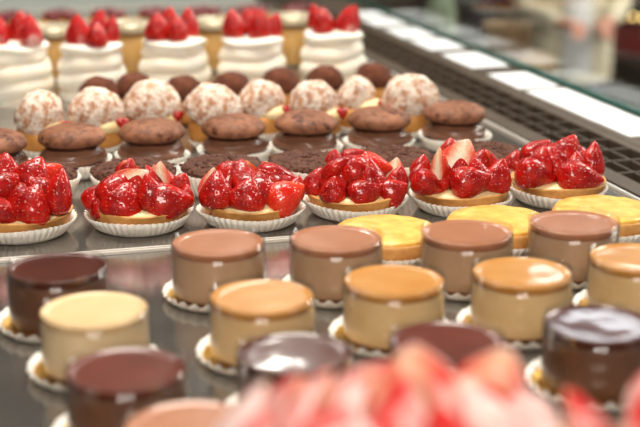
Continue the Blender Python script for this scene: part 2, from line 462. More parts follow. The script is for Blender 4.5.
# ------------------------------------------------------------------ mousse cakes
RC, HM, HG = .0335, .0355, .0045
def doily_mesh():
    n = 160
    prof = [(0, .0008), (.036, .0008), (.0385, .0022), (.0407, .0062), (.041, .0066), (.0408, .007), (.0385, .0030), (.036, .0014), (0, .0014)]
    K = [0, 0, .3, 1, 1, 1, .3, 0, 0]
    fr = lambda th, i, r: r+.0012*K[i]*abs(math.sin(13*th))*1.6-.001*K[i]
    fz = lambda th, i, z: z+.0012*K[i]*math.cos(26*th)
    return mesh_of(lathe(prof, n, fr, fz), 'paper_doily', M['paper'])
DOILY = doily_mesh()
GOLD = mesh_of(lathe([(0, .0017), (.036, .0017), (.0374, .0026), (.0377, .0031), (.0372, .0033), (.036, .0024), (0, .0024)], 96,
                     lambda th, i, r: r+(.0007*math.sin(26*th) if 1 < i < 5 else 0)), 'gold_card', M['gold'])
def cyl_prof(r, z0, z1, b=.0012):
    return [(0, z0), (r-b, z0), (r-.3*b, z0+.3*b), (r, z0+b), (r, z0+(z1-z0)*.5), (r, z1-b), (r-.3*b, z1-.3*b), (r-b, z1), (0, z1)]
COLLAR = mesh_of(lathe([(RC+.0008, .003), (RC+.0009, .02), (RC+.0009, .0455), (RC+.0012, .0455), (RC+.0012, .02), (RC+.0011, .003), (RC+.0008, .003)], 96), 'acetate_collar', M['acetate'])
BISC = mesh_of(lathe(cyl_prof(RC-.0006, .0026, .0056, .0008), 64, lambda th, i, r: r*(1-.02*abs(noise.noise(Vector((th*6, i, 0)))))), 'biscuit_base', M['biscuit'])
CUP = {}
for kind in ('milk', 'caramel', 'vanilla', 'dark', 'cocoa'):
    mk = 'dark' if kind == 'cocoa' else kind
    body = mesh_of(lathe(cyl_prof(RC, .0056, .0056+HM-.004), 96), 'mousse', M['mousse_'+mk])
    z0 = .0056+HM-.0042; z1 = z0+HG+.0012
    gp = [(0, z0), (RC-.0004, z0), (RC, z0+.0004), (RC+.0001, z1-.0008), (RC-.0004, z1-.0001), (RC-.0012, z1-.0002), (RC-.0024, z1-.0011), (RC-.006, z1-.0013), (RC*.6, z1-.0012), (RC*.3, z1-.0012), (0, z1-.0012)]
    gl = mesh_of(lathe(gp, 96), 'glaze', M['glaze_'+kind])
    CUP[kind] = (body, gl)
def mousse_cake(kind, px, py, label, group, top=.0425):
    p = at(px, py, top)
    t = thing('mousse_cake', (p.x, p.y, .0), label, 'mousse cake', group, rz=random.uniform(0, 6))
    b, g = CUP[kind]
    for q in (link('paper_doily', DOILY, None, t), link('gold_card', GOLD, None, t)):
        if kind != 'milk': q.scale = (1.05, 1.05, 1)
    link('biscuit_base', BISC, None, t); link('mousse', b, None, t); link('glaze', g, None, t); link('acetate_collar', COLLAR, None, t)
    return t
gm, gc, gd = 'milk chocolate mousse cakes', 'caramel mousse cakes', 'dark chocolate mousse cakes'
mousse_cake('milk', 218, 242, 'milk chocolate glazed mousse cake, leftmost of the four, on white doily', gm)
mousse_cake('milk', 336, 238, 'milk chocolate glazed mousse cake directly left of the front yellow tart', gm)
mousse_cake('milk', 467, 232, 'milk chocolate glazed mousse cake between the two left yellow tarts', gm)
mousse_cake('milk', 574, 222, 'milk chocolate glazed mousse cake with white shine, rightmost of the four', gm)
mousse_cake('caramel', 262, 296, 'amber caramel glazed mousse cake with a curved shine, leftmost caramel one', gc)
mousse_cake('caramel', 394, 280, 'amber caramel glazed mousse cake in front of the leftmost yellow tart', gc)
mousse_cake('caramel', 522, 272, 'amber caramel glazed mousse cake, third caramel one from the left', gc)
mousse_cake('caramel', 638, 257, 'caramel glazed mousse cake cut off by the right edge of the photo', gc)
mousse_cake('vanilla', 94, 309, 'pale vanilla mousse cake with cream coloured top', None)
mousse_cake('dark', 57, 267, 'dark chocolate mousse cake behind the pale vanilla one', gd)
mousse_cake('cocoa', 126, 369, 'reddish brown chocolate mousse cake in front of the pale vanilla one', gd)
mousse_cake('dark', 295, 353, 'dark chocolate mousse cake with a curved pale shine, before the leftmost caramel one', gd)
mousse_cake('cocoa', 447, 341, 'brown chocolate mousse cake half hidden behind the blurred front strawberries', gd)
mousse_cake('dark', 599, 323, 'dark glossy chocolate mousse cake with bluish shine near the right edge', gd)
mousse_cake('milk', 190, 427, 'blurred brown mousse cake at the bottom edge, left of the front strawberries', None)

# ------------------------------------------------------------------ strawberry tarts
def crust_mesh(rb, rt, h, seed, m):
    prof = [(0, .0018), (rb, .0018), (rb+(rt-rb)*.5, h*.5), (rt-.0008, h-.0016), (rt, h-.0006), (rt-.001, h), (rt-.0035, h-.0004), (rt-.0045, h-.004), (rt-.006, h-.005), (0, h-.005)]
    bm = lathe(prof, 110, lambda th, i, r: r*(1+.008*math.sin(2*th+seed)+.006*math.sin(5*th+seed*2)), lambda th, i, z: z*(1+(.05*math.sin(3*th+seed) if 3 < i < 7 else 0)))
    roughen(bm, .0007, 160, seed)
    return mesh_of(bm, 'tart_crust', m)
def cream_mesh(r, z, h, seed):
    prof = [(r, z-.002), (r*.98, z+h*.5), (r*.9, z+h*.8), (r*.7, z+h), (r*.4, z+h*1.1), (0, z+h*1.1)]
    bm = lathe(prof, 70); roughen(bm, .002, 130, seed)
    return mesh_of(bm, 'cream', M['cream'])
def strawberry_tart(px, py, label, seed, berries, group):
    p = at(px, py, .018)
    t = thing('strawberry_tart', (p.x, p.y, .0), label, 'strawberry tart', group, rz=YAW*-1)
    link('paper_case', paper_case_mesh(.036, .0462, .0142, 50, .0012, seed), None, t)
    link('tart_crust', crust_mesh(.036, .0442, .0208, seed, M['crust']), None, t)
    link('cream', cream_mesh(.0408, .0168, .006, seed), None, t)
    for (me, ps, sz, *rest) in berries: put_berry(t, me, Vector((ps.x*1.08, ps.y*1.08, ps.z)), sz*1.16, *rest)
    return t
def ring(rnd, n, rad, z, size, lean, a0, pale=(), src=HALF, jit=1.0):
    out = []
    for k in range(n):
        az = a0+360*k/n+rnd.uniform(-9, 9)*jit
        rr = rad*(1+rnd.uniform(-.08, .06))
        me = rnd.choice(HALF_PALE) if k in pale else rnd.choice(src)
        out.append((me, Vector((rr*math.cos(R(az)), rr*math.sin(R(az)), z+rnd.uniform(-.001, .002))), size*rnd.uniform(.9, 1.12), az, lean+rnd.uniform(-14, 12)*jit, rnd.uniform(-22, 22)*jit, rnd.uniform(.92, 1.1)))
    return out
def V3(r, az, z): return Vector((r*math.cos(R(az)), r*math.sin(R(az)), z))
def pile(seed, n1=7, n2=5, a0=-90, s=1.0, wide=1.12, extra=()):
    rnd = random.Random(seed)
    b = ring(rnd, n1, .0305, .0185, .037*s, 24, a0)
    b += ring(rnd, n2, .016, .024, .035*s, 18, a0+30)
    b = [(me, p, sz, az, ln, rl, w*wide) for (me, p, sz, az, ln, rl, w) in b]
    return b+list(extra)
gs = 'strawberry tarts in one row'
def lay_berry(t, me, x, y, z, size, ang, back, turn, wide):
    """body centre (x, y, z) in the tart's frame; ang: tip turned clockwise as the viewer sees it; back: leant away; turn: spun about its own axis"""
    half = me.name.startswith('half')
    m = (Matrix.Translation((x, y, z)) @ Matrix.Rotation(R(-back), 4, 'X') @ Matrix.Rotation(R(ang), 4, 'Y') @ Matrix.Rotation(R(turn), 4, 'Z')
         @ Matrix.Diagonal((size*wide, size*.95, size, 1)) @ Matrix.Translation((0, .14 if half else 0, -.42)))
    link('strawberry', me, None, t, mat=m)
def tart_with(px, py, label, seed, crop, front):
    """front: berries the photo shows: (mesh, crop x, crop y, length, width, angle, y mm, back, turn)"""
    t = strawberry_tart(px, py, label, seed, [], gs)
    x0, y0, sc = crop
    p = at(px, py, .018); d = math.hypot(p.x, p.y)
    mm = (d*math.cos(PITCH)+(HC-.018)*math.sin(PITCH))/FPX
    for (me, cx, cy, L, wd, ang, y, back, turn) in front:
        x = (x0+cx/sc-px)*mm; up = (py-(y0+cy/sc))*mm; y = y/1000
        z = .018+(up-.27*y)/.96
        size = L/sc*mm*1.02
        lay_berry(t, me, x, y, z, size, ang, back, turn, min(1.5, wd/L/.86*1.05))
    rnd = random.Random(seed)
    for b in ring(rnd, 4, .027, .0195, .034, 24, 30): put_berry(t, *b)
    for b in ring(rnd, 3, .011, .021, .032, 12, 0): put_berry(t, *b)
H, P, Wh = HALF, HALF_PALE, WHOLE
tart_with(20, 213, 'strawberry tart in white paper case cut off by the left edge of the photo', 1, (0, 130, 3.28), [
    (H[0], 30, 272, 150, 88, 110, -33, 10, 0), (H[1], 122, 252, 140, 125, 15, -28, 22, 0), (H[2], 207, 215, 150, 84, 8, -15, 14, 35), (H[3], 22, 190, 145, 110, 60, -16, 30, 0),
    (H[0], 115, 155, 120, 115, 20, -4, 24, 0), (P[0], 155, 152, 95, 80, 60, 4, 10, 0), (H[1], 145, 200, 115, 90, 80, -14, 30, 0), (H[2], 15, 130, 90, 90, 0, 4, 20, 0),
    (H[3], -70, 250, 150, 110, -20, -24, 20, 0), (H[1], -60, 180, 130, 110, -30, -6, 20, 0)])
tart_with(139, 206, 'strawberry tart with a pale cream coloured berry on top, second from the left', 2, (70, 150, 4.27), [
    (H[0], 245, 232, 165, 168, 12, -30, 18, 0), (H[1], 420, 228, 205, 158, 82, -24, 16, 0), (H[2], 128, 200, 155, 105, 45, -15, 24, -20), (H[3], 142, 248, 105, 85, -8, -25, 12, -15),
    (P[0], 262, 138, 165, 105, 62, -10, 24, 180), (H[1], 248, 88, 90, 90, 20, 5, 10, 0), (P[1], 388, 112, 110, 80, 0, 0, 6, 180), (H[2], 470, 145, 85, 80, 20, 4, 10, 0),
    (H[3], 498, 205, 100, 80, 6, -6, 14, 20), (H[0], 330, 165, 120, 110, 10, -8, 30, 0)])
tart_with(251, 202, 'heaped strawberry tart, third from the left, behind the milk chocolate mousse cakes', 3, (185, 140, 4.27), [
    (H[0], 148, 225, 165, 138, 0, -29, 18, 0), (H[1], 275, 245, 145, 145, 10, -32, 18, 0), (P[2], 425, 250, 175, 138, 62, -26, 14, 0), (P[0], 104, 192, 135, 80, 14, -12, 10, 200),
    (H[2], 200, 142, 135, 110, 50, -5, 26, 0), (H[3], 385, 152, 190, 105, 100, -3, 26, 0), (H[0], 275, 188, 125, 120, 15, -16, 34, 0), (H[1], 395, 188, 115, 100, 60, -15, 34, 0),
    (H[2], 470, 215, 110, 90, 20, -10, 16, 20)])
tart_with(355, 193, 'tall domed strawberry tart, fourth from the left, behind the leftmost yellow tart', 4, (295, 130, 4.27), [
    (Wh[1], 160, 265, 118, 105, 5, -29, 10, 0), (H[0], 292, 275, 155, 128, 62, -32, 16, 0), (H[1], 412, 270, 125, 118, 60, -24, 14, 0), (H[2], 80, 230, 130, 95, 15, -12, 14, -20),
    (H[3], 190, 165, 200, 95, 56, -12, 20, -20), (H[0], 265, 195, 175, 145, 120, -18, 30, 0), (P[1], 325, 155, 165, 110, 100, -2, 20, 0), (P[0], 425, 175, 100, 85, 10, 2, 12, 160),
    (H[1], 168, 122, 70, 70, 0, 6, 10, 0), (H[2], 440, 215, 110, 90, 10, -8, 12, 20), (H[3], 240, 115, 100, 70, 65, -4, 10, 0)])
tart_with(461, 189, 'strawberry tart showing a pale cut slice at its front, fifth from the left', 5, (400, 120, 4.27), [
    (H[0], 105, 275, 150, 105, 112, -26, 12, 0), (P[0], 160, 200, 135, 66, 4, -20, 8, 140), (H[1], 278, 272, 175, 135, 72, -31, 16, 0), (H[2], 405, 252, 150, 115, 14, -20, 14, 14),
    (P[2], 245, 165, 145, 135, 22, -8, 26, 180), (H[3], 88, 205, 95, 90, 10, -5, 10, 0), (H[0], 340, 175, 90, 85, 20, -2, 14, 0), (H[1], 215, 130, 90, 90, 0, 4, 14, 0), (H[3], 70, 240, 90, 80, 10, -14, 12, -20)])
tart_with(558, 181, 'glossy deep red strawberry tart beside the air grille, rightmost in the row', 6, (500, 120, 4.27), [
    (H[0], 125, 238, 175, 125, 100, -27, 14, 0), (H[1], 305, 252, 195, 130, 95, -31, 14, 0), (H[2], 382, 190, 160, 100, 5, -14, 10, 24), (H[3], 270, 145, 155, 135, 26, -6, 20, 0),
    (H[0], 150, 148, 145, 110, 46, -4, 20, 0), (H[1], 62, 182, 90, 85, 10, 0, 12, -10), (H[2], 235, 195, 120, 110, 60, -18, 34, 0), (H[3], 325, 185, 110, 100, 30, -14, 26, 0)])

# ------------------------------------------------------------------ yellow tarts
gy = 'yellow custard tarts'
def lemon_tart(px, py, label, seed):
    p = at(px, py, .024)
    t = thing('custard_tart', (p.x, p.y, .0), label, 'custard tart', gy)
    link('paper_case', paper_case_mesh(.035, .0452, .013, 50, .0012, seed+30), None, t)
    prof = [(0, .0018), (.036, .0018), (.0395, .008), (.0425, .0185), (.0428, .021), (.042, .0225), (.0405, .0225), (.039, .0205), (0, .0205)]
    bm = lathe(prof, 110, lambda th, i, r: r*(1+.006*math.sin(4*th+seed))); roughen(bm, .0006, 200, seed)
    link('tart_crust', bm, M['crust'], t)
    bm = lathe([(.0412, .0215), (.0413, .0238), (.040, .0252), (.034, .0258), (.026, .0262), (.016, .0263), (.008, .0264), (0, .0264)], 90, lambda th, i, r: r*(1+.006*math.sin(4*th+seed)))
    roughen(bm, .0007, 110, seed)
    link('custard_top', bm, M['lemon'], t)
lemon_tart(386, 230, 'round yellow custard tart behind the second caramel mousse cake, leftmost yellow one', 1)
lemon_tart(498, 220, 'round yellow custard tart between the two right milk chocolate mousse cakes', 2)
lemon_tart(604, 209, 'shiny yellow custard tart below the rightmost strawberry tart', 3)

# ------------------------------------------------------------------ chocolate crumb tarts
gk = 'chocolate crumb tarts'
def crumb_tart(px, py, label, seed):
    p = at(px, py-5, .027)
    t = thing('crumb_tart', (p.x, p.y, .0), label, 'crumb tart', gk)
    link('paper_case', paper_case_mesh(.032, .0412, .0235, 44, .0012, seed+60), None, t)
    link('tart_crust', crust_mesh(.031, .0385, .0235, seed, M['crumb']), None, t)
    rnd = random.Random(seed)
    bm = lathe([(.0385, .0135), (.0385, .019), (.034, .0222), (.022, .0238), (.011, .0243), (0, .0243)], 60)
    roughen(bm, .002, 220, seed)
    for k in range(240):
        a, r = rnd.uniform(0, 2*PI), .0385*math.sqrt(rnd.random())
        q = bmesh.ops.create_icosphere(bm, subdivisions=1, radius=rnd.uniform(.0011, .0029))
        c = Vector((r*math.cos(a), r*math.sin(a), .0238-.0035*(r/.036)**2+rnd.uniform(0, .0012)))
        sc = Vector((rnd.uniform(.7, 1.3), rnd.uniform(.7, 1.3), rnd.uniform(.6, 1)))
        for v in q['verts']: v.co = Vector((v.co.x*sc.x, v.co.y*sc.y, v.co.z*sc.z))+c
    for v in bm.verts: v.co.z += .006
    o = link('crumb_topping', bm, M['crumb'], t, smooth=False); o['kind'] = 'stuff'
for i, (px, py, lab) in enumerate([(34, 177, 'chocolate crumb tart behind the leftmost strawberry tart'),
        (134, 173, 'chocolate crumb tart behind the strawberry tart with the pale berry'),
        (222, 169, 'chocolate crumb tart seen between the second and third strawberry tarts'),
        (308, 165, 'chocolate crumb tart seen between the third and fourth strawberry tarts'),
        (394, 160, 'chocolate crumb tart seen between the fourth and fifth strawberry tarts'),
        (482, 155, 'chocolate crumb tart nearest the air grille, behind the two right strawberry tarts')]):
    crumb_tart(px, py, lab, i+1)

# ------------------------------------------------------------------ chocolate macarons
gmac = 'large chocolate macarons'
def macaron_meshes(seed):
    f = lambda th, i, r: r*(1+.012*math.sin(2*th+seed)+.008*math.sin(3*th+2*seed))
    top = lathe([(0, .0225), (.028, .0225), (.0305, .0228), (.0322, .0238), (.0330, .0252), (.0328, .0268), (.0314, .0288), (.0285, .0307), (.024, .0324), (.018, .0337), (.011, .0345), (.005, .0348), (0, .0349)], 80, f)
    roughen(top, .0003, 70, seed)
    foot = lathe([(0, .0212), (.0262, .0214), (.0290, .0219), (.0300, .0225), (.029, .0231), (0, .0229)], 110, lambda th, i, r: f(th, i, r)+(.0011*noise.noise(Vector((th*14, i*3, seed))) if i in (1, 2, 3) else 0))
    fil = lathe([(0, .009), (.0285, .009), (.0322, .0105), (.0336, .0125), (.0328, .0144), (.0306, .0152), (.0312, .0162), (.0296, .0172), (.0262, .0182), (.0235, .0214), (0, .0214)], 90, lambda th, i, r: r*(1+.04*math.sin(3*th+seed+i*.45)+.018*math.sin(7*th+i*.8+seed)))
    bot = lathe([(0, .003), (.026, .003), (.0305, .0042), (.0318, .0062), (.031, .0082), (.0285, .0092), (0, .0092)], 80, f)
    return top, foot, fil, bot
def macaron(px, py, label, seed):
    p = at(px, py, .028)
    t = thing('macaron', (p.x, p.y, .0), label, 'macaron', gmac, rz=seed*1.3)
    link('paper_case', paper_case_mesh(.031, .0378, .0155, 44, .0011, seed+90), None, t)
    top, foot, fil, bot = macaron_meshes(seed)
    for q in (top, foot, fil, bot):
        for v in q.verts: v.co.z *= 1.42
    link('bottom_shell', bot, M['shell_dark'], t); link('filling', fil, M['ganache'], t)
    s = link('top_shell', top, M['shell'], t); link('ruffled_foot', foot, M['shell_dark'], s)
for i, (px, py, lab) in enumerate([(-6, 152, 'chocolate macaron cut off by the left edge of the photo'),
        (72, 146, 'cocoa dusted chocolate macaron second from the left, in front of the leftmost sugared choux bun'),
        (152, 141, 'cocoa dusted chocolate macaron third from the left in its row'),
        (234, 136, 'cocoa dusted chocolate macaron fourth from the left, middle of its row'),
        (306, 132, 'chocolate macaron with a pale speckled top, fifth from the left'),
        (379, 128, 'chocolate macaron with patchy cocoa, second from the air grille'),
        (455, 122, 'smooth chocolate macaron at the right end of its row, beside the air grille')]):
    macaron(px, py, lab, i+1)

# ------------------------------------------------------------------ sugared choux buns and cocoa buns
def dome(r, h, under, seed, amp, n=56, flat=.2):
    prof = [(0, -under), (r*.6, -under), (r*.9, -under*.6), (r, 0)]
    for k in range(1, 9):
        a = PI/2*k/8
        prof.append((r*math.cos(a)**(1-flat), h*math.sin(a)))
    prof[-1] = (0, h)
    bm = lathe(prof, n); roughen(bm, amp, 90, seed); roughen(bm, amp*.45, 260, seed+3)
    return bm
gch = 'sugared choux buns'
def choux(px, py, label, seed, tilt=18, dr=1.0, s=1.0, wx=1.0):
    p = at(px, py, .045)
    t = thing('choux_bun', (p.x, p.y, 0), label, 'choux bun', gch, rz=-YAW)
    link('paper_case', paper_case_mesh(.022, .0265, .010, 36, .001, seed+120), None, t)
    bm = lathe([(0, .002), (.019, .002), (.0245, .008), (.0275, .017), (.0268, .026), (.024, .030), (0, .030)], 50); roughen(bm, .002, 110, seed)
    link('choux_base', bm, M['puff'], t)
    bm = lathe([(0, .025), (.015, .025), (.0185, .027), (.0200, .031), (.0185, .035), (.013, .039), (0, .040)], 50, lambda th, i, r: r*(1+.05*math.sin(4*th+seed)))
    bmesh.ops.translate(bm, verts=bm.verts, vec=(.0105*dr, -.006, -.001))
    link('cream', bm, M['cream'], t)
    bm = dome(.0292*s, .0355*s, .006, seed, .0024)
    m = Matrix.Translation((-.003*dr, .002, .0335)) @ Matrix.Rotation(R(tilt*dr), 4, 'Y') @ Matrix.Rotation(R(8), 4, 'X') @ Matrix.Diagonal((wx, 1, 1, 1))
    link('sugared_cap', bm, M['sugar_puff'], t, mat=m)
    put_berry(t, HALF[seed % 4], Vector((.0235*dr, -.0175, .0315)), .014, -70, 20, 60)
for i, (px, py, lab, tilt, dr) in enumerate([
        (41, 113, 'sugared choux bun at the left end of its row, a strawberry piece at its side', 14, 1),
        (97, 110, 'sugared choux bun second from the left, with cream and a red strawberry piece', 22, 1),
        (153, 103, 'sugared choux bun third from the left, pale cream bulging out at right', 20, 1),
        (214, 106, 'sugared choux bun fourth from the left, behind the middle macaron', 20, 1),
        (262, 98, 'sugared choux bun fifth from the left, in front of a cocoa bun', 24, 1),
        (316, 100, 'broad sugared choux bun sixth from the left, with a strawberry piece', 4, 1),
        (357, 92, 'small sugared choux bun seventh from the left, next to the rightmost one', 18, 1),
        (409, 96, 'broad sugared choux bun at the right end of its row near the air grille', 12, -1)]):
    choux(px, py, lab, i+1, tilt, dr, (.98, .98, 1.03, .98, .9, .92, .83, 1.0)[i], (.92, 1.05, 1.08, 1.12, .97, 1.02, .84, 1.1)[i])
gco = 'cocoa dusted buns behind the sugared choux'
def cocoa_bun(px, py, label, seed):
    p = at(px, py, .035)
    t = thing('cocoa_bun', (p.x, p.y, 0), label, 'cocoa bun', gco)
    bm = lathe([(0, .0005), (.016, .0005), (.021, .006), (.0235, .016), (.023, .024), (.02, .030), (0, .030)], 48); roughen(bm, .0012, 110, seed)
    link('bun_base', bm, M['puff'], t)
    bm = dome(.0235, .024, .004, seed, .0016)
    link('cocoa_cap', bm, M['cocoa'], t, loc=(0, 0, .031))
for i, (px, py, lab) in enumerate([(99, 94, 'dark cocoa bun leftmost, in front of the second meringue tower'),
        (135, 90, 'dark cocoa bun second from the left, between two meringue towers'),
        (184, 93, 'dark cocoa bun third from the left, before the middle meringue tower'),
        (232, 89, 'dark cocoa bun fourth from the left, in a gap between meringue towers'),
        (280, 85, 'dark cocoa bun fifth from the left, before the fourth meringue tower'),
        (325, 82, 'dark cocoa bun before the rightmost meringue tower'),
        (373, 80, 'dark cocoa bun at the right end of its row, behind two sugared choux')]):
    cocoa_bun(px, py, lab, i+1)

# ------------------------------------------------------------------ meringue towers
gme = 'strawberry topped meringue towers'
def meringue_mesh(seed, rw):
    bm = bmesh.new(); n = 72; nz = 60; H = .062
    rows = []
    for j in range(nz+1):
        z = H*j/nz; ring = []
        for k in range(n):
            th = 2*PI*k/n
            c = (z/H)*3.3-th/(2*PI)+seed*.37+.07*math.sin(3*th+seed+j*.03)
            b = abs(math.sin(PI*c))**.55
            env = .0405+.0035*math.sin(PI*min(1, z/H*1.1))-.0045*(z/H)**2
            if z < .006: env *= .9+.1*z/.006
            r = rw*(env+.0052*(b-.6))*(1+.02*math.sin(2*th+seed)+.015*math.sin(5*th+z*90))
            ring.append(bm.verts.new((r*math.cos(th), r*math.sin(th), z+.0015)))
        rows.append(ring)
    for a, b in zip(rows, rows[1:]):
        for k in range(n): bm.faces.new((a[k], a[(k+1) % n], b[(k+1) % n], b[k]))
    bm.faces.new(rows[0][::-1]); bm.faces.new(rows[-1])
    bmesh.ops.recalc_face_normals(bm, faces=bm.faces)
    return bm
def meringue(px, py, label, seed, rw, berries):
    p = at(px, py, .065)
    t = thing('meringue_tower', (p.x, p.y, 0), label, 'meringue', gme, rz=-YAW); t.scale = (1, 1, 1.08)
    bm = lathe([(0, .0002), (.040, .0002), (.0404, .0008), (.040, .0014), (0, .0014)], 64)
    link('cake_board', bm, M['paper'], t)
    link('meringue', meringue_mesh(seed, rw), M['meringue'], t)
    bm = lathe([(.030, .058), (.038, .060), (.0405, .0635), (.039, .067), (.034, .0688), (.024, .0694), (.012, .0698), (0, .07)], 64,
               lambda th, i, r: r*rw*(1+.03*math.sin(2*th+seed)+.025*math.sin(5*th+i*.5)), lambda th, i, z: z+.0012*math.sin(3*th+seed))
    link('cream_top', bm, M['white_cream'], t)
    for (me, x, y, sz, tip, rl, w) in berries:
        put_berry(t, me, Vector((x, y, .066)), sz, -90, tip, rl, w)
WS = WHOLE_SUGAR
meringue(15, 50, 'tall white meringue tower with strawberries cut off by the left photo edge', 1, .98,
    [(WS[0], -.016, -.018, .036, 4, -6, 1.0), (WHOLE[0], .004, .012, .037, 6, 0, .9), (WS[1], .022, -.014, .036, 4, 4, 1.05), (WHOLE[2], -.02, .012, .034, 8, -12, 1)])
meringue(91, 50, 'white meringue tower with dark sugared strawberries, second from the left', 2, .93,
    [(WS[2], -.012, -.012, .036, 4, -6, 1.0), (WHOLE[1], .010, -.023, .029, 6, 4, 1.1), (WS[3], .006, .016, .038, 4, 6, .9), (WHOLE[3], .022, .002, .033, 4, 10, .8)])
meringue(174, 45, 'white meringue tower with four bright strawberries, third from the left', 3, 1.0,
    [(WHOLE[0], -.018, -.016, .034, 4, -4, 1.05), (WHOLE[1], .006, -.020, .030, 4, 2, 1.05), (WHOLE[2], -.006, .012, .037, 4, 0, .9), (WHOLE[3], .018, .008, .037, 4, -2, .85)])
meringue(252, 43, 'white meringue tower with pointed strawberries, fourth from the left', 4, 1.0,
    [(WHOLE[3], -.02, -.008, .036, 4, -10, .95), (WHOLE[0], .010, -.014, .036, 2, 0, .95), (WS[0], .002, .016, .033, 2, 0, .9), (WHOLE[2], .024, .006, .030, 2, 14, .9), (WHOLE[1], -.008, .006, .034, 4, 4, .8)])
meringue(333, 38, 'white meringue tower with strawberries at the right end, next to the air grille', 5, .98,
    [(WHOLE[1], -.012, -.010, .032, 2, -4, 1.1), (WS[2], .016, -.010, .034, 2, 4, .95), (WHOLE[3], -.02, .012, .034, 4, -10, .8), (WHOLE[0], .022, .012, .033, 4, 8, .8)])

# ------------------------------------------------------------------ lidded dessert jars behind the meringues
gj = 'lidded dessert jars behind the meringues'
jb = mesh_of(lathe([(0, .0005), (.027, .0005), (.030, .004), (.030, .052), (.0285, .057), (.0285, .0605)], 48), 'jar_glass', M['jar_glass'])
jf = mesh_of(lathe([(0, .003), (.0265, .003), (.0288, .006), (.0288, .050), (.027, .052), (0, .052)], 48), 'custard', M['custard'])
jl = mesh_of(lathe([(0, .0585), (.0305, .0585), (.0312, .0595), (.0312, .068), (.030, .0695), (.027, .0698), (.0262, .069), (0, .069)], 60, lambda th, i, r: r+(.0002*math.cos(40*th) if 1 < i < 4 else 0)), 'jar_lid', M['lid'])
for (px, py, lab) in [(54, 26, 'lidded dessert jar between the first and second meringue towers'),
        (131, 22, 'lidded dessert jar between the second and third meringue towers'),
        (214, 19, 'lidded dessert jar between the third and fourth meringue towers'),
        (293, 15, 'lidded dessert jar between the fourth and fifth meringue towers')]:
    p = at(px, py, .069)
    t = thing('dessert_jar', (p.x, p.y, 0), lab, 'jar', gj)
    link('jar_glass', jb, None, t); link('custard', jf, None, t); link('jar_lid', jl, None, t)

# red berry tartlets at the far end of the case
gb = 'small red berry tartlets at the far end'
rb = bmesh.new(); bmesh.ops.create_icosphere(rb, subdivisions=2, radius=.0085); roughen(rb, .0015, 500, 2); rb = mesh_of(rb, 'berry', M['raspberry'])
bt_crust = crust_mesh(.030, .036, .018, 3, M['crust']); bt_case = paper_case_mesh(.030, .038, .014, 40, .001, 200)
for i in range(7):
    px = 12+48*i
    p = at(px, 13-2*i*.6, .03)
    t = thing('berry_tartlet', (p.x, p.y, 0), 'blurred dark red berry tartlet in the farthest row, number %d from the left' % (i+1), 'berry tartlet', gb)
    t['label'] = ['far blurred red berry tartlet behind the leftmost meringue tower', 'far blurred red berry tartlet behind the leftmost lidded jar', 'far blurred red berry tartlet just right of the second meringue',
                  'far blurred red berry tartlet behind the middle meringue tower', 'far blurred red berry tartlet behind the third lidded jar', 'far blurred red berry tartlet just right of the fourth meringue', 'far blurred red berry tartlet behind the rightmost lidded jar'][i]
    link('paper_case', bt_case, None, t); link('tart_crust', bt_crust, None, t)
    for k in range(7):
        a = k*PI/3; r = 0 if k == 6 else .021
        o = link('berry', rb, None, t, loc=(r*math.cos(a), r*math.sin(a), .0235 if k < 6 else .027))
# steel end rail of the case
bm = box(bmesh.new(), -.75, .64, YE+.002, YE+.05, -.06, .035, .006)
structure(link('trim_4', bm, M['rail'], smooth=False))

# ------------------------------------------------------------------ front shelf with two large iced strawberry tarts
HS = .071
def depth_pt(px, dep): return cam_xy((px-320)/FPX*dep, dep*math.cos(PITCH)+0.0)
def at_depth(px, dep):
    # ground point whose camera depth is dep at shelf height
    X = (px-320)/FPX*dep
    Y = (dep-(HC-HS-.02)*math.sin(PITCH))/math.cos(PITCH)
    return cam_xy(X, Y)
ce = at_depth(420, .545); c2 = at_depth(812, .555)
o = thing('front_shelf', (.25, .45, 0), 'raised steel shelf under the large blurred strawberry tarts in front', 'shelf', rz=-YAW)
bm = bmesh.new(); box(bm, -.25, .35, -.13, .055, HS-.006, HS, .001); link('shelf_board', bm, M['steel'], o, smooth=False)
for sx in (-.24, .33):
    bm = bmesh.new(); box(bm, sx, sx+.012, -.12, -.108, .0005, HS-.006); link('shelf_leg', bm, M['steel'], o, smooth=False)
    bm = bmesh.new(); box(bm, sx, sx+.012, .0, .012, .0005, HS-.006); link('shelf_leg', bm, M['steel'], o, smooth=False)
def big_tart(c, label, seed, group):
    t = thing('large_strawberry_tart', (c.x, c.y, HS+.0005), label, 'strawberry tart', group, rz=-YAW)
    rnd = random.Random(seed)
    bm = lathe([(0, 0), (.07, 0), (.0755, .011), (.078, .021), (.0775, .022), (.0755, .0215), (.074, .017), (0, .017)], 120, lambda th, i, r: r*(1+.006*math.sin(30*th)))
    link('tart_crust', bm, M['crust'], t)
    bm = lathe([(.0735, .0165), (.072, .0195), (.05, .021), (0, .022)], 80); roughen(bm, .001, 90, seed)
    link('cream', bm, M['cream'], t)
    for (n, rad, z, sz, ln, a0) in ((13, .0625, .018, .036, 18, 0), (10, .045, .0215, .037, 14, 18), (6, .026, .0225, .037, 12, 0), (2, .009, .023, .040, 6, 40)):
        for b in ring(rnd, n, rad, z, sz, ln, a0, (), HALF_ICED): put_berry(t, *b)
    return t
big_tart(ce, 'large blurred strawberry tart dusted with icing sugar, front centre', 11, 'large iced strawberry tarts in front')
big_tart(c2, 'large blurred iced strawberry tart cut off at the bottom right corner', 12, 'large iced strawberry tarts in front')

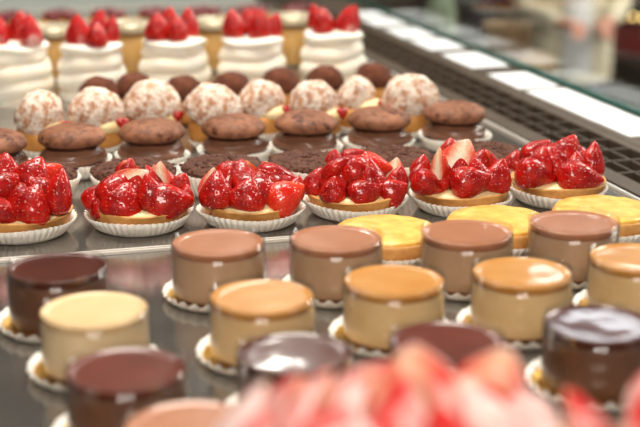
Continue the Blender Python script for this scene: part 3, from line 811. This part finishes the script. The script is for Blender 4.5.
# ------------------------------------------------------------------ the shop beyond the glass
def skin_fig(name, verts, edges, radii, mats, parent, root=0, sub=2):
    me = bpy.data.meshes.new(name); me.from_pydata(verts, edges, []); me.update()
    o = bpy.data.objects.new(name, me); COL.objects.link(o); o.parent = parent
    md = o.modifiers.new('skin', 'SKIN'); md.use_smooth_shade = True
    sv = me.skin_vertices[0].data
    for v, r in zip(sv, radii): v.radius = (r, r) if not isinstance(r, tuple) else r
    for v in sv: v.use_root = False
    sv[root].use_root = True
    s = o.modifiers.new('sub', 'SUBSURF'); s.levels = sub; s.render_levels = sub
    me.materials.append(mats)
    return o
def person(loc, rz, label, coat, inner, trousers, bag=False):
    t = thing('person', loc, label, 'person', None, rz)
    # faces -y; feet at z = 0
    J = {'pel': (0, 0, .95), 'sp': (0, .01, 1.12), 'ch': (0, .0, 1.32), 'nk': (0, .005, 1.47), 'hb': (0, -.01, 1.56), 'hd': (0, -.015, 1.65), 'tp': (0, -.005, 1.70)}
    for s, q in ((-1, 'l'), (1, 'r')):
        J.update({q+'sh': (s*.18, 0, 1.39), q+'el': (s*.26, -.03, 1.09), q+'wr': (s*.12, -.25, 1.03), q+'pm': (s*.07, -.30, 1.03),
                  q+'hp': (s*.095, 0, .90), q+'kn': (s*.10, -.02, .49), q+'an': (s*.105, .02, .09), q+'to': (s*.115, -.13, .035)})
    rad = {'pel': (.15, .11), 'sp': (.13, .10), 'ch': (.15, .105), 'nk': .052, 'hb': .065, 'hd': .092, 'tp': .062}
    for q in 'lr':
        rad.update({q+'sh': .062, q+'el': .042, q+'wr': .027, q+'pm': .032, q+'hp': .09, q+'kn': .058, q+'an': .04, q+'to': .032})
    E = [('pel', 'sp'), ('sp', 'ch'), ('ch', 'nk'), ('nk', 'hb'), ('hb', 'hd'), ('hd', 'tp')]
    for q, s in (('l', -1), ('r', 1)):
        E += [('ch', q+'sh'), (q+'sh', q+'el'), (q+'el', q+'wr'), (q+'wr', q+'pm'), ('pel', q+'hp'), (q+'hp', q+'kn'), (q+'kn', q+'an'), (q+'an', q+'to')]
        px_, py_, pz_ = J[q+'pm']
        for f, (dx, ln) in enumerate(((-.024, .062), (-.008, .074), (.008, .07), (.023, .056))):
            a, b = '%sf%da' % (q, f), '%sf%db' % (q, f)
            J[a] = (px_+dx, py_-.045, pz_-.012); J[b] = (px_+dx*1.1, py_-.045-ln*.6, pz_-.02-ln*.6)
            rad[a] = .0095; rad[b] = .008; E += [(q+'pm', a), (a, b)]
        J[q+'ta'] = (px_-s*.035, py_-.015, pz_-.005); J[q+'tb'] = (px_-s*.05, py_-.05, pz_-.02); rad[q+'ta'] = .011; rad[q+'tb'] = .009
        E += [(q+'pm', q+'ta'), (q+'ta', q+'tb')]
    keys = list(J); ix = {k: i for i, k in enumerate(keys)}
    b = skin_fig('body', [J[k] for k in keys], [(ix[a], ix[c]) for a, c in E], [rad[k] for k in keys], M['skin'], t, ix['pel'])
    # face: eyes, nose, mouth
    for sx in (-.032, .032):
        bm = bmesh.new(); bmesh.ops.create_uvsphere(bm, u_segments=12, v_segments=8, radius=.011); link('eye', bm, M['white_cloth'], t, loc=(sx, -.094, 1.645))
    bm = bmesh.new(); bmesh.ops.create_cone(bm, segments=10, radius1=.014, radius2=.005, depth=.04, cap_ends=True); link('nose', bm, M['skin'], t, loc=(0, -.11, 1.62))
    bm = bmesh.new(); bmesh.ops.create_uvsphere(bm, u_segments=12, v_segments=8, radius=.02)
    for v in bm.verts: v.co.z *= .3; v.co.y *= .4
    link('mouth', bm, M['pink_box'], t, loc=(0, -.092, 1.578))
    bm = lathe([(.085, -.03), (.1, .0), (.1, .05), (.085, .09), (.05, .115), (0, .122)], 32); roughen(bm, .008, 30, 4)
    link('hair', bm, M['hair'], t, loc=(0, .015, 1.635))
    # long coat: torso tube with slight folds, sleeves
    f = lambda th, i, r: r*(1+.03*math.sin(7*th+i*.3))*(1-.3*abs(math.sin(th)))
    bm = lathe([(.235, .72), (.235, .74), (.232, .8), (.228, .88), (.205, 1.08), (.215, 1.28), (.19, 1.40), (.09, 1.475), (.078, 1.48), (.08, 1.47), (.17, 1.39), (.20, 1.28), (.19, 1.08), (.215, .88), (.22, .8), (.225, .74), (.227, .72), (.235, .72)], 64, f)
    link('coat', bm, coat, t)
    for q in 'lr':
        ks = [q+'sh', q+'el', q+'wr']
        skin_fig('sleeve', [J[k] for k in ks], [(0, 1), (1, 2)], [.078, .06, .044], coat, t, 0)
        ks = [q+'hp', q+'kn', q+'an']
        skin_fig('trouser_leg', [J[k] for k in ks], [(0, 1), (1, 2)], [.1, .075, .058], trousers, t, 0)
        ks = [q+'an', q+'to']
        x, y, z = J[q+'an']
        skin_fig('shoe', [(x, y+.01, .055), (x, y-.06, .05), J[q+'to']], [(0, 1), (1, 2)], [.05, .048, .04], M['black'], t, 0)
    # pale shirt panel at the open front
    bm = lathe([(.235, .76), (.233, .8), (.229, .88), (.207, 1.08), (.217, 1.28), (.195, 1.38)], 64, lambda th, i, r: f(th, i, r)*1.012)
    dl = [fc for fc in bm.faces if not (fc.calc_center_median().y < 0 and abs(fc.calc_center_median().x) < .075)]
    bmesh.ops.delete(bm, geom=dl, context='FACES')
    o = link('shirt_front', bm, inner, t); o.modifiers.new('th', 'SOLIDIFY').thickness = .006
    return t
ZF = -.9
def ground(px, dep): 
    X = (px-320)/FPX*dep; Y = (dep-.8*math.sin(PITCH))/math.cos(PITCH); return cam_xy(X, Y)
g = ground(566, 4.3)
pp = person((g.x, g.y, ZF), R(-17+8), 'blurred small person in a pale beige coat and white shirt beyond the glass', M['ivory_cloth'], M['white_cloth'], M['blue_cloth'])
pp.scale = (.62, .62, .62)
g = ground(456, 5.2)
person((g.x, g.y, ZF), R(-17-40), 'blurred person in a brown coat standing farther back beyond the glass', M['brown_cloth'], M['brown_cloth'], M['dark_cloth'])
# low pedestal table with basket and bottle
g = ground(480, 3.0); tx, ty, tz = g.x, g.y, -.42
t = thing('side_table', (tx, ty, ZF), 'round brown table holding a basket beyond the glass', 'table')
link('table_top', lathe(cyl_prof(.15, .715, .745, .006), 64), M['wicker'], t)
link('table_column', lathe([(.0, .02), (.03, .02), (.025, .3), (.03, .715), (0, .715)], 32), M['body'], t)
link('table_foot', lathe(cyl_prof(.16, .0, .02, .006), 48), M['body'], t)
o = link('wicker_basket', lathe([(0, 0), (.04, 0), (.052, .06), (.055, .064), (.052, .064), (.047, .056), (.036, .006), (0, .006)], 48, lambda th, i, r: r*(1+.012*math.sin(24*th))), M['wicker'], loc=(tx+.06, ty+.02, ZF+.7455))
tag(o, 'blurred beige wicker basket on the round table beyond the glass', 'basket')
g2 = ground(441, 3.0)
o = link('bottle', lathe([(0, 0), (.03, 0), (.033, .01), (.033, .1), (.02, .135), (.013, .15), (.013, .18), (0, .18)], 32), M['green_glass'], loc=(g2.x-.02, g2.y-.02, ZF+.7455))
tag(o, 'blurred pale green bottle on the round table beyond the glass', 'bottle')
# opposite counter with warm lights and red boxes
g = ground(716, 5.2)
t = thing('lit_counter', (g.x, g.y, ZF), 'black sales counter with a row of warm lights, top right beyond the glass', 'counter', rz=R(-17-24))
bm = bmesh.new(); box(bm, -.45, .45, -.25, .25, 0, .36, .004); link('cabinet', bm, M['black'], t, smooth=False)
bm = bmesh.new(); box(bm, -.45, .45, .20, .25, .36, .74, .004); link('back_panel', bm, M['brown_cloth'], t, smooth=False)
bm = bmesh.new(); box(bm, -.45, -.42, -.25, .2, .36, .51, .004); box(bm, .42, .45, -.25, .2, .36, .51, .004); link('side_panel', bm, M['black'], t, smooth=False)
bm = bmesh.new(); box(bm, -.48, .48, -.28, .2, .51, .70, .004); link('canopy', bm, M['black'], t, smooth=False)
for k in range(28):
    bm = bmesh.new(); bmesh.ops.create_uvsphere(bm, u_segments=12, v_segments=8, radius=.008)
    link('bulb', bm, M['bulb'], t, loc=(-.46+.034*k, -.289, .522))
rot = Matrix.Rotation(R(-41), 3, 'Z')
for k, (mk, x, h, lab) in enumerate([('red_box', -.3, .12, 'red box leftmost on the counter under the warm lights'), ('pink_box', -.1, .1, 'pink box beside the red one under the warm lights'), ('red_box', .12, .135, 'tall red box right of the pink one under the warm lights')]):
    v = rot @ Vector((x, -.1, 0))
    bm = bmesh.new(); box(bm, -.085, .085, -.06, .06, 0, h, .003); box(bm, -.087, .087, -.062, .062, h*.72, h+.002, .002)
    o = link('gift_box', bm, M[mk], smooth=False, loc=(g.x+v.x, g.y+v.y, ZF+.3605)); o.rotation_euler.z = R(-41)
    tag(o, lab, 'box', 'boxes on the lit counter')

# ------------------------------------------------------------------ light
W_ = bpy.data.worlds.new('shop_ambient'); S.world = W_; W_.use_nodes = True
bg = W_.node_tree.nodes['Background']; bg.inputs[0].default_value = (1, .93, .84, 1); bg.inputs[1].default_value = .35
def area(name, loc, target, sx, sy, power, col=(1, 1, 1)):
    l = bpy.data.lights.new(name, 'AREA'); l.shape = 'RECTANGLE'; l.size = sx; l.size_y = sy; l.energy = power; l.color = col
    o = bpy.data.objects.new(name, l); COL.objects.link(o); o.location = loc
    o.rotation_euler = (Vector(target)-Vector(loc)).to_track_quat('-Z', 'Y').to_euler()
    return o
area('ceiling_panel', (.35, 1.5, 1.7), (.3, 1.2, 0), .9, .5, 38, (1, .94, .84))
area('ceiling_panel', (-.2, -.7, 1.5), (.2, 1.1, 0), .9, .5, 36, (1, .92, .82))
area('counter_lamp', (.15, 1.9, .95), (.2, 1.2, 0), .9, .06, 3.5, (1, .95, .88))
area('shop_fill', (3.4, 2.6, 1.9), (2.4, 3.6, -.9), 1.6, 1.6, 150, (1, .94, .86))  # added fill light, brightens the shop beyond the glass
w = cam_xy(6.2*math.tan(R(14)), 6.2); area('shop_window', (w.x, w.y, 2.0), (.3, 1, 0), 1.0, .28, 9, (.9, .96, 1))
w = cam_xy(4*math.tan(R(-2.0)), 4); area('pendant_lamp', (w.x, w.y, 1.55), (.2, .9, 0), .07, .2, 5, (1, .95, .86))

# ------------------------------------------------------------------ camera
cd = bpy.data.cameras.new('camera'); cam = bpy.data.objects.new('camera', cd); COL.objects.link(cam)
cam.location = (0, 0, HC); cam.rotation_euler = (PI/2-PITCH, 0, -YAW)
cd.sensor_width = 36; cd.lens = FPX*36/640; cd.clip_start = .02
cd.dof.use_dof = True; cd.dof.focus_distance = 1.17; cd.dof.aperture_fstop = (cd.lens/1000)/.016
S.camera = cam
S.view_settings.view_transform = 'Standard'; S.view_settings.look = 'None'; S.view_settings.gamma = 1
S.view_settings.exposure = 0.0; S.view_settings.use_curve_mapping = False
